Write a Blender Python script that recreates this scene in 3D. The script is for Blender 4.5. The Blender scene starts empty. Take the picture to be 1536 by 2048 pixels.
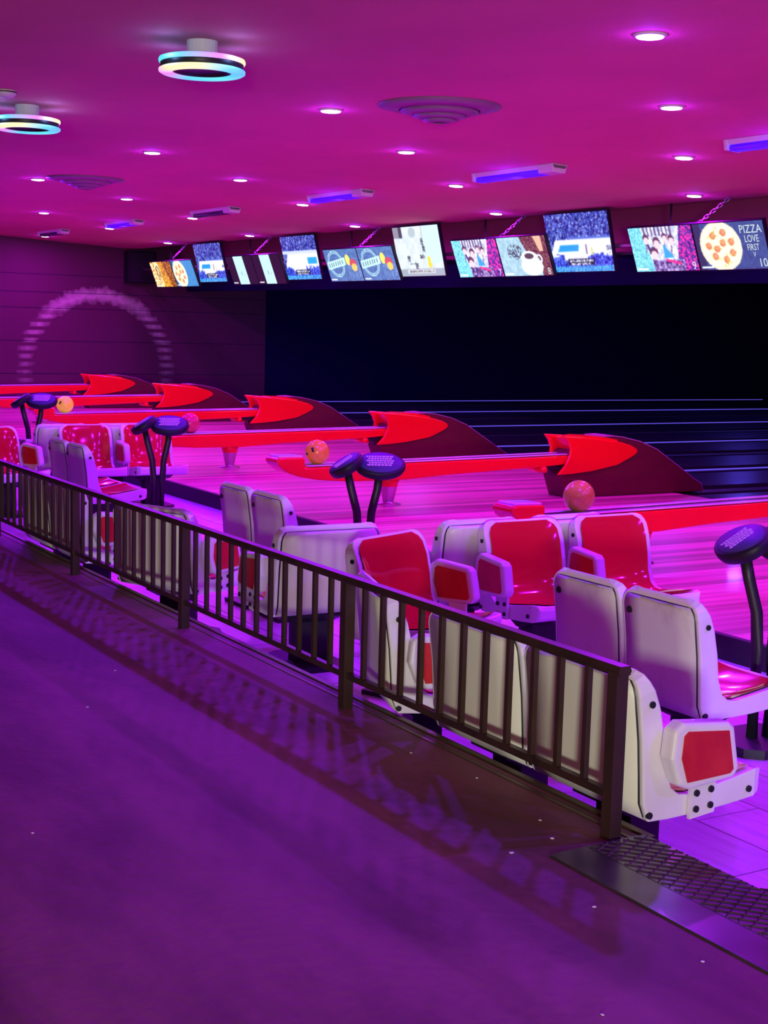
import bpy, bmesh, math, random
import numpy as np
from mathutils import Vector, Matrix

random.seed(4)
scene = bpy.context.scene
col = scene.collection

# ------------------------------------------------------------------ camera
EYE = 1.741
cam_d = bpy.data.cameras.new('camera')
cam = bpy.data.objects.new('camera', cam_d)
col.objects.link(cam)
cam_d.sensor_fit = 'VERTICAL'
cam_d.sensor_height = 36.0
cam_d.lens = 36.0 * 2870.0 / 2048.0
cam_d.clip_start = 0.05
cam_d.clip_end = 200
_r = Vector((0.85843701, -0.51220469, 0.02706027))
_d = Vector((-0.04330365, -0.12494242, -0.99121854))
_f = Vector((0.51108776, 0.84972686, -0.12943553))
M = Matrix.Identity(4)
for i in range(3):
    M[i][0] = _r[i]
    M[i][1] = -_d[i]
    M[i][2] = -_f[i]
M[2][3] = EYE
cam.matrix_world = M
scene.camera = cam

# ------------------------------------------------------------------ world, exposure
world = bpy.data.worlds.new('world')
scene.world = world
world.use_nodes = True
bg = world.node_tree.nodes['Background']
bg.inputs[0].default_value = (0.02, 0.005, 0.03, 1)
bg.inputs[1].default_value = 0.2
vs = scene.view_settings
vs.view_transform = 'Standard'
vs.look = 'None'
vs.gamma = 1.0
vs.use_curve_mapping = False
vs.exposure = 0.0

# lobby light: the bright entrance hall behind the photographer's right
lob_d = bpy.data.lights.new('lobby_light', 'AREA')
lob_d.shape = 'RECTANGLE'
lob_d.size = 0.8
lob_d.size_y = 0.5
lob_d.color = (0.90, 0.93, 0.76)
lob_d.energy = 600
lob = bpy.data.objects.new('lobby_light', lob_d)
col.objects.link(lob)
lob.location = (-3.2, -5.0, 1.45)
lob.rotation_euler = (Vector((2.8, 4.6, 0.45)) - Vector(lob.location)).to_track_quat('-Z', 'Y').to_euler()

VIOLET = (0.21, 0.003, 1.0)
ORCHID = (0.44, 0.003, 1.0)
MAGENTA = (0.66, 0.003, 1.0)
LAMP_W = {'violet': 104.0, 'orchid': 60.0, 'magenta': 47.0}

# ------------------------------------------------------------------ materials
MATS = {}
def lin(c):
    return tuple(((v / 255.0) / 12.92 if v / 255.0 <= 0.04045 else ((v / 255.0 + 0.055) / 1.055) ** 2.4) for v in c)

def mat(name, base=(0.5, 0.5, 0.5), rough=0.5, metal=0.0, emit=None, estr=0.0, coat=0.0,
        noise=None, bump=None, var=0.0, spec=0.5):
    """noise=(scale xyz, colour2, lo, hi, detail)   bump=(scale, strength)"""
    if name in MATS:
        return MATS[name]
    m = bpy.data.materials.new(name)
    m.use_nodes = True
    nt = m.node_tree
    b = nt.nodes['Principled BSDF']
    b.inputs['Base Color'].default_value = (*base, 1)
    b.inputs['Roughness'].default_value = rough
    b.inputs['Metallic'].default_value = metal
    b.inputs['Specular IOR Level'].default_value = spec
    if coat:
        b.inputs['Coat Weight'].default_value = coat
        b.inputs['Coat Roughness'].default_value = 0.06
    if emit:
        b.inputs['Emission Color'].default_value = (*emit, 1)
        b.inputs['Emission Strength'].default_value = estr
    last = None
    tc = None
    if noise or bump:
        tc = nt.nodes.new('ShaderNodeTexCoord')
    if noise:
        mp = nt.nodes.new('ShaderNodeMapping')
        mp.inputs['Scale'].default_value = noise[0]
        nt.links.new(tc.outputs['Object'], mp.inputs[0])
        n = nt.nodes.new('ShaderNodeTexNoise')
        n.inputs['Scale'].default_value = 1.0
        n.inputs['Detail'].default_value = noise[4] if len(noise) > 4 else 4
        n.inputs['Roughness'].default_value = 0.6
        nt.links.new(mp.outputs[0], n.inputs['Vector'])
        cr = nt.nodes.new('ShaderNodeValToRGB')
        cr.color_ramp.elements[0].position = noise[2]
        cr.color_ramp.elements[0].color = (*base, 1)
        cr.color_ramp.elements[1].position = noise[3]
        cr.color_ramp.elements[1].color = (*noise[1], 1)
        nt.links.new(n.outputs['Fac'], cr.inputs[0])
        last = cr.outputs[0]
        nt.links.new(last, b.inputs['Base Color'])
    if var:
        oi = nt.nodes.new('ShaderNodeObjectInfo')
        hs = nt.nodes.new('ShaderNodeHueSaturation')
        mr = nt.nodes.new('ShaderNodeMapRange')
        mr.inputs[3].default_value = 1 - var
        mr.inputs[4].default_value = 1 + var
        nt.links.new(oi.outputs['Random'], mr.inputs[0])
        nt.links.new(mr.outputs[0], hs.inputs['Value'])
        if last:
            nt.links.new(last, hs.inputs['Color'])
        else:
            hs.inputs['Color'].default_value = (*base, 1)
        nt.links.new(hs.outputs[0], b.inputs['Base Color'])
    if bump:
        n2 = nt.nodes.new('ShaderNodeTexNoise')
        n2.inputs['Scale'].default_value = bump[0]
        n2.inputs['Detail'].default_value = 6
        nt.links.new(tc.outputs['Object'], n2.inputs['Vector'])
        bp = nt.nodes.new('ShaderNodeBump')
        bp.inputs['Strength'].default_value = bump[1]
        bp.inputs['Distance'].default_value = 0.02
        nt.links.new(n2.outputs['Fac'], bp.inputs['Height'])
        nt.links.new(bp.outputs[0], b.inputs['Normal'])
    MATS[name] = m
    return m

white = mat('white_fibreglass', (0.78, 0.73, 0.80), 0.28, coat=0.35, noise=((5, 5, 5), (0.70, 0.65, 0.70), 0.45, 0.8))
cream = mat('cream_fibreglass', (0.78, 0.77, 0.66), 0.38, noise=((3, 6, 1.2), (0.66, 0.63, 0.52), 0.5, 0.75))
scuffed = mat('scuffed_fibreglass', (0.62, 0.61, 0.58), 0.5, noise=((2.6, 4.2, 2.6), (0.40, 0.37, 0.36), 0.46, 0.66, 7))
red = mat('red_fibreglass', (0.62, 0.008, 0.030), 0.10, coat=1.0)
red_arm = mat('red_arm_panel', (0.50, 0.012, 0.016), 0.35, noise=((9, 9, 9), (0.62, 0.03, 0.02), 0.4, 0.7))
red_track = mat('red_ball_return', (0.93, 0.006, 0.010), 0.25, coat=0.4)
maroon = mat('maroon_panel', (0.115, 0.008, 0.012), 0.55, noise=((6, 6, 30), (0.09, 0.006, 0.010), 0.4, 0.7))
silver = mat('pale_rail', (0.75, 0.72, 0.80), 0.22, metal=0.35)
chrome = mat('brushed_steel', (0.60, 0.58, 0.60), 0.28, metal=0.9)
black = mat('black_metal', (0.012, 0.012, 0.016), 0.45)
black_gloss = mat('black_plastic', (0.010, 0.008, 0.018), 0.5, spec=0.3)
bronze = mat('bronze_steel', (0.055, 0.028, 0.022), 0.38, metal=0.25, noise=((14, 14, 3), (0.030, 0.016, 0.014), 0.4, 0.7))
brass = mat('worn_brass_strip', (0.12, 0.08, 0.045), 0.4, metal=0.5, noise=((2, 9, 9), (0.10, 0.06, 0.04), 0.4, 0.65))
bolt_m = mat('bolt_black', (0.03, 0.03, 0.035), 0.35, metal=0.5)
trim_white = mat('painted_metal', (0.72, 0.66, 0.66), 0.5)

board_m = mat('maple_board', (0.70, 0.32, 0.34), 0.32, coat=0.2, var=0.40,
              noise=((0.9, 70, 1), (0.44, 0.12, 0.17), 0.38, 0.62, 5))
tile_m = mat('laminate_tile', (0.74, 0.60, 0.78), 0.30, var=0.06,
             noise=((22, 2.2, 1), (0.52, 0.40, 0.54), 0.45, 0.72, 6))
joint_m = mat('dark_joint', (0.07, 0.05, 0.06), 0.7)
concourse_m = mat('sealed_concrete', (0.215, 0.070, 0.128), 0.55, spec=0.22, noise=((2.6, 0.9, 1), (0.110, 0.038, 0.060), 0.38, 0.60, 9), bump=(22, 0.16))
ceil_m = mat('ceiling_paint', (0.74, 0.17, 0.28), 0.85, noise=((0.5, 0.35, 1), (0.60, 0.14, 0.24), 0.4, 0.7), bump=(60, 0.22))
dark_wall = mat('black_wall', (0.005, 0.004, 0.045), 0.9, spec=0.1)
soffit_m = mat('soffit_paint', (0.30, 0.05, 0.13), 0.85)
lane_m = mat('dark_lane', (0.035, 0.022, 0.04), 0.22, noise=((0.8, 40, 1), (0.02, 0.012, 0.022), 0.4, 0.7))
riser_m = mat('riser_black', (0.016, 0.012, 0.02), 0.6)
side_wall = mat('hall_wall', (0.30, 0.10, 0.22), 0.8)
plate_m = mat('steel_plate', (0.13, 0.11, 0.14), 0.27, metal=0.7, noise=((5, 5, 5), (0.08, 0.065, 0.085), 0.4, 0.7))
lens_m = mat('lamp_lens', (0.9, 0.8, 0.9), 0.4, emit=(1.0, 0.78, 1.0), estr=7.0)
tube_on = mat('ultraviolet_tube', (0.1, 0.05, 0.5), 0.4, emit=(0.03, 0.0, 1.0), estr=1.6)
tube_off = mat('dark_tube', (0.05, 0.03, 0.08), 0.3)
vent_m = mat('vent_enamel', (0.30, 0.12, 0.24), 0.5)
glint_m = mat('cap_glint', (0.1, 0.1, 0.4), 0.4, emit=(0.16, 0.11, 0.95), estr=0.65)  # blue reflections on the division caps, painted as glowing lines
chain_m = mat('chain_metal', (0.30, 0.26, 0.36), 0.3, metal=0.8)
label_m = mat('keypad_print', (0.62, 0.42, 0.62), 0.5)
keypad_m = mat('keypad_face', (0.06, 0.03, 0.20), 0.55, spec=0.3)

# far wall: dark panelling with a faded grey arch of painted dashes
def make_wall_material():
    m = bpy.data.materials.new('arch_wall')
    m.use_nodes = True
    nt = m.node_tree
    b = nt.nodes['Principled BSDF']
    b.inputs['Roughness'].default_value = 0.75
    tc = nt.nodes.new('ShaderNodeTexCoord')
    sx = nt.nodes.new('ShaderNodeSeparateXYZ')
    nt.links.new(tc.outputs['Object'], sx.inputs[0])
    def math_(op, a, bb=None, clamp=False):
        n = nt.nodes.new('ShaderNodeMath')
        n.operation = op
        n.use_clamp = clamp
        for k, v in enumerate((a, bb)):
            if v is None:
                continue
            if isinstance(v, (int, float)):
                n.inputs[k].default_value = v
            else:
                nt.links.new(v, n.inputs[k])
        return n.outputs[0]
    dx = math_('SUBTRACT', sx.outputs['X'], 9.74)
    zz = math_('MAXIMUM', math_('SUBTRACT', sx.outputs['Z'], 0.70), 0.0)
    r = math_('SQRT', math_('ADD', math_('MULTIPLY', dx, dx), math_('MULTIPLY', zz, zz)))
    nz = nt.nodes.new('ShaderNodeTexNoise')
    nz.inputs['Scale'].default_value = 9.0
    nt.links.new(tc.outputs['Object'], nz.inputs['Vector'])
    r2 = math_('ADD', r, math_('MULTIPLY', math_('SUBTRACT', nz.outputs['Fac'], 0.5), 0.22))
    band = math_('SUBTRACT', 1.0, math_('MULTIPLY', math_('ABSOLUTE', math_('SUBTRACT', r2, 1.46)), 6.0), True)
    stripe = math_('ADD', math_('MULTIPLY', math_('SINE', math_('MULTIPLY', sx.outputs['Z'], 41.0)), 0.9), 0.55, True)
    high = math_('MULTIPLY', math_('SUBTRACT', sx.outputs['Z'], 1.62), 2.6, True)
    st = math_('MAXIMUM', stripe, high)
    fade = math_('ADD', math_('MULTIPLY', sx.outputs['Z'], 0.38), 0.06, True)
    fac = math_('MULTIPLY', math_('MULTIPLY', math_('POWER', band, 0.8), st), fade)
    mix = nt.nodes.new('ShaderNodeMixRGB')
    mix.inputs[1].default_value = (0.095, 0.018, 0.055, 1)
    mix.inputs[2].default_value = (0.62, 0.60, 0.50, 1)
    nt.links.new(fac, mix.inputs[0])
    nt.links.new(mix.outputs[0], b.inputs['Base Color'])
    return m
arch_wall_m = make_wall_material()

# diamond tread relief is geometry; rainbow rings use the angle round the ring
def make_rainbow(name, shift):
    m = bpy.data.materials.new(name)
    m.use_nodes = True
    nt = m.node_tree
    b = nt.nodes['Principled BSDF']
    tc = nt.nodes.new('ShaderNodeTexCoord')
    sx = nt.nodes.new('ShaderNodeSeparateXYZ')
    nt.links.new(tc.outputs['Object'], sx.inputs[0])
    at = nt.nodes.new('ShaderNodeMath')
    at.operation = 'ARCTAN2'
    nt.links.new(sx.outputs['Y'], at.inputs[0])
    nt.links.new(sx.outputs['X'], at.inputs[1])
    sc = nt.nodes.new('ShaderNodeMath')
    sc.operation = 'MULTIPLY_ADD'
    sc.inputs[1].default_value = 1 / (2 * math.pi)
    sc.inputs[2].default_value = shift
    nt.links.new(at.outputs[0], sc.inputs[0])
    fr = nt.nodes.new('ShaderNodeMath')
    fr.operation = 'FRACT'
    nt.links.new(sc.outputs[0], fr.inputs[0])
    cr = nt.nodes.new('ShaderNodeValToRGB')
    el = cr.color_ramp.elements
    stops = [(0.0, (0.02, 0.45, 0.95)), (0.18, (0.05, 0.75, 0.75)), (0.36, (0.03, 0.60, 0.80)),
             (0.52, (0.75, 0.18, 0.95)), (0.64, (0.95, 0.80, 0.35)), (0.78, (0.85, 0.90, 0.45)), (0.9, (0.05, 0.65, 0.9)), (1.0, (0.02, 0.45, 0.95))]
    el[0].position, el[0].color = stops[0][0], (*stops[0][1], 1)
    el[1].position, el[1].color = stops[-1][0], (*stops[-1][1], 1)
    for p, c in stops[1:-1]:
        e = el.new(p)
        e.color = (*c, 1)
    nt.links.new(fr.outputs[0], cr.inputs[0])
    nt.links.new(cr.outputs[0], b.inputs['Emission Color'])
    b.inputs['Emission Strength'].default_value = 1.15
    b.inputs['Base Color'].default_value = (0.3, 0.3, 0.3, 1)
    return m
rainbow_a = make_rainbow('rainbow_band_upper', 0.77)
rainbow_b = make_rainbow('rainbow_band_lower', 0.106)

# ------------------------------------------------------------------ mesh helpers
class MB:
    def __init__(self):
        self.v = []
        self.f = []
        self.smooth = []
    def add(self, vs, fs, smooth=False):
        o = len(self.v)
        self.v += [tuple(p) for p in vs]
        self.f += [tuple(i + o for i in f) for f in fs]
        self.smooth += [smooth] * len(fs)
        return self
    def box(self, x0, x1, y0, y1, z0, z1):
        vs = [(x, y, z) for x in (x0, x1) for y in (y0, y1) for z in (z0, z1)]
        fs = [(0, 1, 3, 2), (4, 6, 7, 5), (0, 4, 5, 1), (2, 3, 7, 6), (0, 2, 6, 4), (1, 5, 7, 3)]
        return self.add(vs, fs)
    def prism(self, poly, a0, a1, axis='y'):
        """poly of (u,v): axis y -> (x,z); axis z -> (x,y); axis x -> (y,z)"""
        n = len(poly)
        def P(u, v, a):
            return {'y': (u, a, v), 'z': (u, v, a), 'x': (a, u, v)}[axis]
        vs = [P(u, v, a0) for u, v in poly] + [P(u, v, a1) for u, v in poly]
        fs = [tuple(range(n)), tuple(range(2 * n - 1, n - 1, -1))]
        fs += [(i, i + n, (i + 1) % n + n, (i + 1) % n) for i in range(n)]
        return self.add(vs, fs)
    def lathe(self, prof, seg=24, centre=(0, 0, 0), sx=1.0, sy=1.0, smooth=True):
        """prof list of (r,z) bottom to top or any order; closes axis where r==0"""
        cx, cy, cz = centre
        vs, fs = [], []
        n = len(prof)
        for r, z in prof:
            for k in range(seg):
                a = 2 * math.pi * k / seg
                vs.append((cx + sx * r * math.cos(a), cy + sy * r * math.sin(a), cz + z))
        for i in range(n - 1):
            for k in range(seg):
                k2 = (k + 1) % seg
                fs.append((i * seg + k, i * seg + k2, (i + 1) * seg + k2, (i + 1) * seg + k))
        if prof[0][0] > 1e-6:
            pass
        return self.add(vs, fs, smooth)
    def disc(self, r, z, seg=24, centre=(0, 0), sx=1.0, sy=1.0):
        vs = [(centre[0] + sx * r * math.cos(2 * math.pi * k / seg), centre[1] + sy * r * math.sin(2 * math.pi * k / seg), z) for k in range(seg)]
        return self.add(vs, [tuple(range(seg))])
    def tube(self, pts, r, seg=8, smooth=True):
        pts = [Vector(p) for p in pts]
        vs, fs = [], []
        n = len(pts)
        for i, p in enumerate(pts):
            t = (pts[min(i + 1, n - 1)] - pts[max(i - 1, 0)]).normalized()
            u = t.cross(Vector((0, 0, 1)))
            if u.length < 1e-3:
                u = Vector((1, 0, 0))
            u.normalize()
            w = t.cross(u)
            for k in range(seg):
                a = 2 * math.pi * k / seg
                vs.append(tuple(p + u * (r * math.cos(a)) + w * (r * math.sin(a))))
        for i in range(n - 1):
            for k in range(seg):
                k2 = (k + 1) % seg
                fs.append((i * seg + k, i * seg + k2, (i + 1) * seg + k2, (i + 1) * seg + k))
        fs.append(tuple(range(seg)))
        fs.append(tuple(range(n * seg - 1, (n - 1) * seg - 1, -1)))
        return self.add(vs, fs, smooth)
    def mesh(self, name, material):
        me = bpy.data.meshes.new(name)
        me.from_pydata(self.v, [], self.f)
        bm = bmesh.new()
        bm.from_mesh(me)
        bmesh.ops.recalc_face_normals(bm, faces=bm.faces[:])
        bm.to_mesh(me)
        bm.free()
        for p, s in zip(me.polygons, self.smooth):
            p.use_smooth = s
        me.materials.append(material)
        me.update()
        return me
    def build(self, name, material, parent=None, bevel=0, seg=2, loc=None):
        return obj(name, self.mesh(name, material), parent, bevel, seg, loc)

def obj(name, me, parent=None, bevel=0, seg=2, loc=None):
    o = bpy.data.objects.new(name, me)
    col.objects.link(o)
    if parent is not None:
        o.parent = parent
    if loc is not None:
        o.location = loc
    if bevel:
        b = o.modifiers.new('bevel', 'BEVEL')
        b.width = bevel
        b.segments = seg
        b.limit_method = 'ANGLE'
        b.angle_limit = math.radians(40)
        b.harden_normals = False
    return o

def thing(name, label, cat, loc=(0, 0, 0), rotz=0.0, group=None):
    o = bpy.data.objects.new(name, None)
    o.empty_display_size = 0.1
    col.objects.link(o)
    o.location = loc
    o.rotation_euler = (0, 0, rotz)
    return tag(o, label, cat, group)

def tag(o, label, cat, group=None):
    o['label'] = label
    o['category'] = cat
    if group:
        o['group'] = group
    return o

def struct(o):
    o['kind'] = 'structure'
    return o

def copy_tree(o, parent=None):
    c = o.copy()
    col.objects.link(c)
    if parent is not None:
        c.parent = parent
    for ch in list(o.children):
        copy_tree(ch, c)
    return c

PAIR = 3.4            # pitch of one lane pair
BR_Y = [7.608 + PAIR * k for k in range(6)]
APP = 0.134           # approach level
CON = 0.28            # concourse level
WALL_Y = 27.3
RISER_X = 5.49

# ================================================================== STRUCTURE
# concourse slab the photographer stands on
m = MB().prism([(-5.0, CON), (2.745, CON), (2.745, 0.0), (-5.0, 0.0)], -6.0, WALL_Y, 'y')
fl = struct(m.build('floor_concourse', concourse_m))
# brass nosing along the concourse edge
m = MB().box(2.750, 2.775, 3.03, WALL_Y, CON - 0.04, CON + 0.006)
m.box(2.70, 2.712, 3.03, WALL_Y, CON, CON + 0.003)
struct(m.build('trim_1', brass))

# seating floor with separate laminate tiles
m = MB().box(2.745, RISER_X, -6.0, WALL_Y, -0.1, -0.006)
seat_floor = struct(m.build('floor_seating', joint_m))
TW, TL = 0.305, 0.914
tile_me = MB().box(0, TW - 0.007, 0, TL - 0.007, -0.02, 0.0).mesh('floor_tile', tile_m)
x = 2.652
ci = 0
while x < RISER_X:
    y = 3.223 - TL * 2 + (0.457 if ci % 2 else 0.0)
    while y < WALL_Y - 0.5:
        if x >= 2.745 and x + TW < RISER_X + 0.02 and y < 24:
            obj('floor_tile', tile_me, seat_floor, loc=(x, y, 0))
        y += TL
    x += TW
    ci += 1
m = MB().box(2.746, 2.95, -6, WALL_Y, -0.02, -0.003)
m.build('floor_tile_border', tile_m, seat_floor)
m = MB().box(5.39, RISER_X, -6, WALL_Y, -0.02, -0.003)
m.build('floor_tile_border', tile_m, seat_floor)

# approach: maple boards on a slab, black riser in front
m = MB().box(RISER_X + 0.03, 9.95, -6.0, WALL_Y, -0.1, APP - 0.006)
approach = struct(m.build('floor_approach', joint_m))
m = MB().box(RISER_X, RISER_X + 0.03, -6.0, WALL_Y, -0.1, APP - 0.001)
m.box(RISER_X - 0.012, RISER_X + 0.03, -6.0, WALL_Y, APP - 0.016, APP + 0.002)
struct(m.build('trim_2', riser_m))
BW = 0.11
bd_me = MB().box(RISER_X + 0.03, 9.95, 0, BW - 0.002, APP - 0.03, APP).mesh('floor_board', board_m)
y = 3.0
k = 0
while y < WALL_Y - BW:
    obj('floor_board', bd_me, approach, loc=(0, y, 0))
    y += BW
    k += 1
# lanes beyond the foul line
m = MB().box(9.95, 28.0, -6.0, WALL_Y, -0.1, 0.05)
lanes = struct(m.build('floor_lanes', dark_wall))
lane_me = MB().box(9.95, 27.0, -0.53, 0.53, 0.04, 0.125).mesh('lane', lane_m)
cap_me = MB().box(9.95, 27.0, -0.10, 0.10, 0.04, 0.115).mesh('division_cap', riser_m)
glint_me = MB().box(9.96, 26.9, -0.014, 0.014, 0.115, 0.128).mesh('cap_reflection', glint_m)  # glowing bar standing in for the cap's blue reflection
for by in BR_Y:
    for s in (-0.86, 0.86):
        obj('lane', lane_me, lanes, loc=(0, by + s, 0))
    c_ = obj('division_cap', cap_me, lanes, loc=(0, by + 1.7, 0))
    obj('cap_reflection', glint_me, c_)
    obj('division_cap', cap_me, lanes, loc=(0, by, 0))

# walls
m = MB().box(-5.2, 13.4, WALL_Y, WALL_Y + 0.2, -0.1, 3.8)
wl = struct(m.build('wall_left', arch_wall_m))
m = MB().box(13.4, 28.2, WALL_Y - 0.01, WALL_Y + 0.2, -0.1, 3.8)  # same wall past the lamps, its lack of light put into the colour
struct(m.build('wall_left_shade', dark_wall))
for zz in (0.62, 1.25, 1.88, 2.18, 2.52):                # panel joints
    MB().box(-5.0, 13.39, WALL_Y - 0.004, WALL_Y, zz, zz + 0.008).build('panel_joint', dark_wall, wl)
m = MB().box(27.9, 28.1, -6.0, WALL_Y, -0.1, 3.8)
struct(m.build('wall_front', dark_wall))
m = MB().box(-5.2, -5.0, -6.0, WALL_Y, -0.1, 3.8)
struct(m.build('wall_back', side_wall))
m = MB().box(-5.2, 28.2, -6.2, -6.0, -0.1, 3.8)
struct(m.build('wall_right', side_wall))

# ceiling: flat over the seats, sloping down towards the lanes
def ceil_z(x):
    if x <= 6.9:
        return 3.25
    if x <= 8.33:
        return 3.25 - (x - 6.9) * (0.065 / 1.43)
    return 3.185 - (x - 8.33) * (0.105 / 2.12)
prof = [(-5.2, 3.25), (6.9, 3.25), (8.33, 3.185), (10.45, 3.08), (10.47, 3.13), (10.47, 3.7), (-5.2, 3.7)]
m = MB().prism(prof, -6.2, WALL_Y + 0.2, 'y')
struct(m.build('ceiling', ceil_m))
m = MB().box(10.4, 28.2, -6.2, WALL_Y + 0.2, 3.45, 3.7)
struct(m.build('ceiling_over_lanes', dark_wall))
m = MB().box(11.5, 11.6, -6.0, WALL_Y, 2.66, 3.45)
struct(m.build('wall_soffit', soffit_m))
m = MB().box(11.61, 11.7, -6.0, WALL_Y, 2.3, 3.45)
struct(m.build('wall_mask', dark_wall))

# ================================================================== RAILING
rail = thing('metal_railing', 'dark bronze steel railing with upright bars along the concourse edge', 'railing', (2.656, 3.09, CON))
RT = 0.512
N_POST = 8
PP = 1.575
post_me = MB().box(-0.021, 0.021, -0.021, 0.021, -0.0, RT - 0.002).mesh('post', bronze)
bal_me = MB().box(-0.009, 0.009, -0.009, 0.009, 0.135, RT - 0.02).mesh('baluster', bronze)
L = PP * (N_POST - 1)
tr = MB()
tr.prism([(-0.024, RT - 0.012), (-0.018, RT + 0.004), (0.018, RT + 0.004), (0.024, RT - 0.012), (0.018, RT - 0.024), (-0.018, RT - 0.024)], -0.03, L, 'y')
tr.build('top_rail', bronze, rail)
MB().box(-0.012, 0.012, 0.0, L, 0.118, 0.142).build('bottom_rail', bronze, rail)
for k in range(N_POST):
    obj('post', post_me, rail, loc=(0, PP * k, 0))
    if k < N_POST - 1:
        for q in range(1, 12):
            obj('baluster', bal_me, rail, loc=(0, PP * k + PP * q / 12.0, 0))

# ================================================================== CHAIRS
STN = [  # outer x,z   inner x,z   inset of half width   dish
    (-0.034, 0.740, -0.020, 0.757, 0.085, 0.0),
    (-0.037, 0.735, -0.012, 0.753, 0.046, 0.0),
    (-0.038, 0.725, -0.002, 0.744, 0.022, 0.08),
    (-0.038, 0.706, 0.011, 0.724, 0.007, 0.22),
    (-0.036, 0.680, 0.026, 0.698, 0.0, 0.36),
    (-0.028, 0.625, 0.050, 0.640, 0.0, 0.48),
    (-0.016, 0.540, 0.072, 0.545, 0.0, 0.55),
    (-0.008, 0.440, 0.084, 0.450, 0.0, 0.50),
    (-0.002, 0.350, 0.108, 0.388, 0.0, 0.35),
    (0.020, 0.294, 0.140, 0.364, 0.0, 0.30),
    (0.100, 0.291, 0.185, 0.358, 0.0, 0.30),
    (0.260, 0.295, 0.270, 0.370, 0.0, 0.36),
    (0.372, 0.303, 0.372, 0.386, 0.0, 0.36),
    (0.450, 0.311, 0.452, 0.401, 0.0, 0.18),
    (0.478, 0.318, 0.482, 0.398, 0.012, 0.0),
    (0.488, 0.334, 0.492, 0.376, 0.024, 0.0),
]
TS = (-1.0, -0.84, -0.55, -0.2, 0.2, 0.55, 0.84, 1.0)
def stn_curve(i, w, rim, off):
    ox, oz, ix, iz, ins, ds = STN[i]
    ww = w - ins - rim
    d = Vector((ox - ix, oz - iz))
    ln = d.length
    d.normalize()
    out = []
    for t in TS:
        dep = ds * ln * 0.8 * (1 - t ** 4) - off
        out.append((ix + d.x * dep, t * ww, iz + d.y * dep))
    return out
def chair_meshes(width):
    w = width / 2
    rim = 0.030
    sh = MB()
    rings = []
    for i, (ox, oz, ix, iz, ins, ds) in enumerate(STN):
        ww = w - ins
        ring = [(ox, -ww, oz), (ix, -ww, iz)] + stn_curve(i, w, rim, -0.004) + [(ix, ww, iz), (ox, ww, oz)]
        rings.append(ring)
    n = len(rings[0])
    vs = [p for r in rings for p in r]
    fs = []
    for i in range(len(rings) - 1):
        for k in range(n):
            k2 = (k + 1) % n
            fs.append((i * n + k, i * n + k2, (i + 1) * n + k2, (i + 1) * n + k))
    fs.append(tuple(range(n)))
    fs.append(tuple(range(len(rings) * n - 1, (len(rings) - 1) * n - 1, -1)))
    sh.add(vs, fs, False)
    li = MB()
    idx = list(range(2, 14))
    vs, fs = [], []
    cols = len(TS)
    for j, i in enumerate(idx):
        extra = (0.040, 0.012, 0.003)[j] if j < 3 else 0.0
        vs += [(p[0], p[1] * (1 - extra / (w - rim)), p[2]) for p in stn_curve(i, w, rim, 0.003)]
    for j in range(len(idx) - 1):
        for k in range(cols - 1):
            fs.append((j * cols + k, j * cols + k + 1, (j + 1) * cols + k + 1, (j + 1) * cols + k))
    li.add(vs, fs, True)
    co = MB()
    vs, fs = [], []
    ci_ = [1, 2, 3, 4, 5, 6, 7, 8, 9]
    for j, i in enumerate(ci_):
        ox, oz, ix, iz, ins, ds = STN[i]
        ww = w - ins - 0.022
        dd = 0.006
        z = oz + (0.006 if i == 9 else (-0.014 if i == 1 else 0))
        vs += [(ox - dd, -ww, z), (ox - dd - 0.006, -ww * 0.5, z), (ox - dd - 0.006, ww * 0.5, z), (ox - dd, ww, z),
               (ox + 0.008, ww, z), (ox + 0.008, -ww, z)]
    for j in range(len(ci_) - 1):
        for k in range(6):
            k2 = (k + 1) % 6
            fs.append((j * 6 + k, j * 6 + k2, (j + 1) * 6 + k2, (j + 1) * 6 + k))
    fs.append(tuple(range(6)))
    fs.append(tuple(range(len(ci_) * 6 - 1, len(ci_) * 6 - 7, -1)))
    co.add(vs, fs, True)
    ga = MB()
    ga.add([((v[0] + 0.004) if k_ % 6 < 4 else v[0], v[1] * (1 + 0.007 / (w - 0.022)), v[2] + (0.006 if k_ < 6 else 0.0)) for k_, v in enumerate(vs)], fs, True)
    return sh, li, co, ga

bolt_y_me = MB().prism([(0.011 * math.cos(a * math.pi / 4), 0.011 * math.sin(a * math.pi / 4)) for a in range(8)], -0.005, 0.005, 'y').mesh('bolt', bolt_m)
bolt_x_me = MB().prism([(0.015 * math.cos(a * math.pi / 4), 0.015 * math.sin(a * math.pi / 4)) for a in range(8)], -0.006, 0.006, 'x').mesh('bolt', bolt_m)
ARM = [(0.042, 0.500), (0.050, 0.585), (0.085, 0.607), (0.268, 0.588), (0.290, 0.570), (0.318, 0.440), (0.300, 0.412), (0.12, 0.398), (0.075, 0.415)]
ARM_IN = [(0.078, 0.50), (0.084, 0.568), (0.100, 0.580), (0.262, 0.564), (0.288, 0.442), (0.275, 0.430), (0.105, 0.424)]
arm_me = {}
for sgn in (-1, 1):
    a = MB().prism(ARM, sgn * 0.0, sgn * 0.062, 'y').mesh('armrest', white)
    p = MB().prism(ARM_IN, sgn * 0.055, sgn * 0.0655, 'y')
    p.prism(ARM_IN, -sgn * 0.0035, sgn * 0.006, 'y')
    arm_me[sgn] = (a, p.mesh('arm_panel', red_arm), MB().prism([(0.17, 0.285), (0.17, 0.41), (0.27, 0.41), (0.27, 0.295)], sgn * 0.0, sgn * 0.012, 'y').mesh('arm_bracket', white))
ped = MB().box(0.13, 0.25, -0.085, 0.085, 0.02, 0.275)
ped_me = ped.mesh('pedestal', black)
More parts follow.
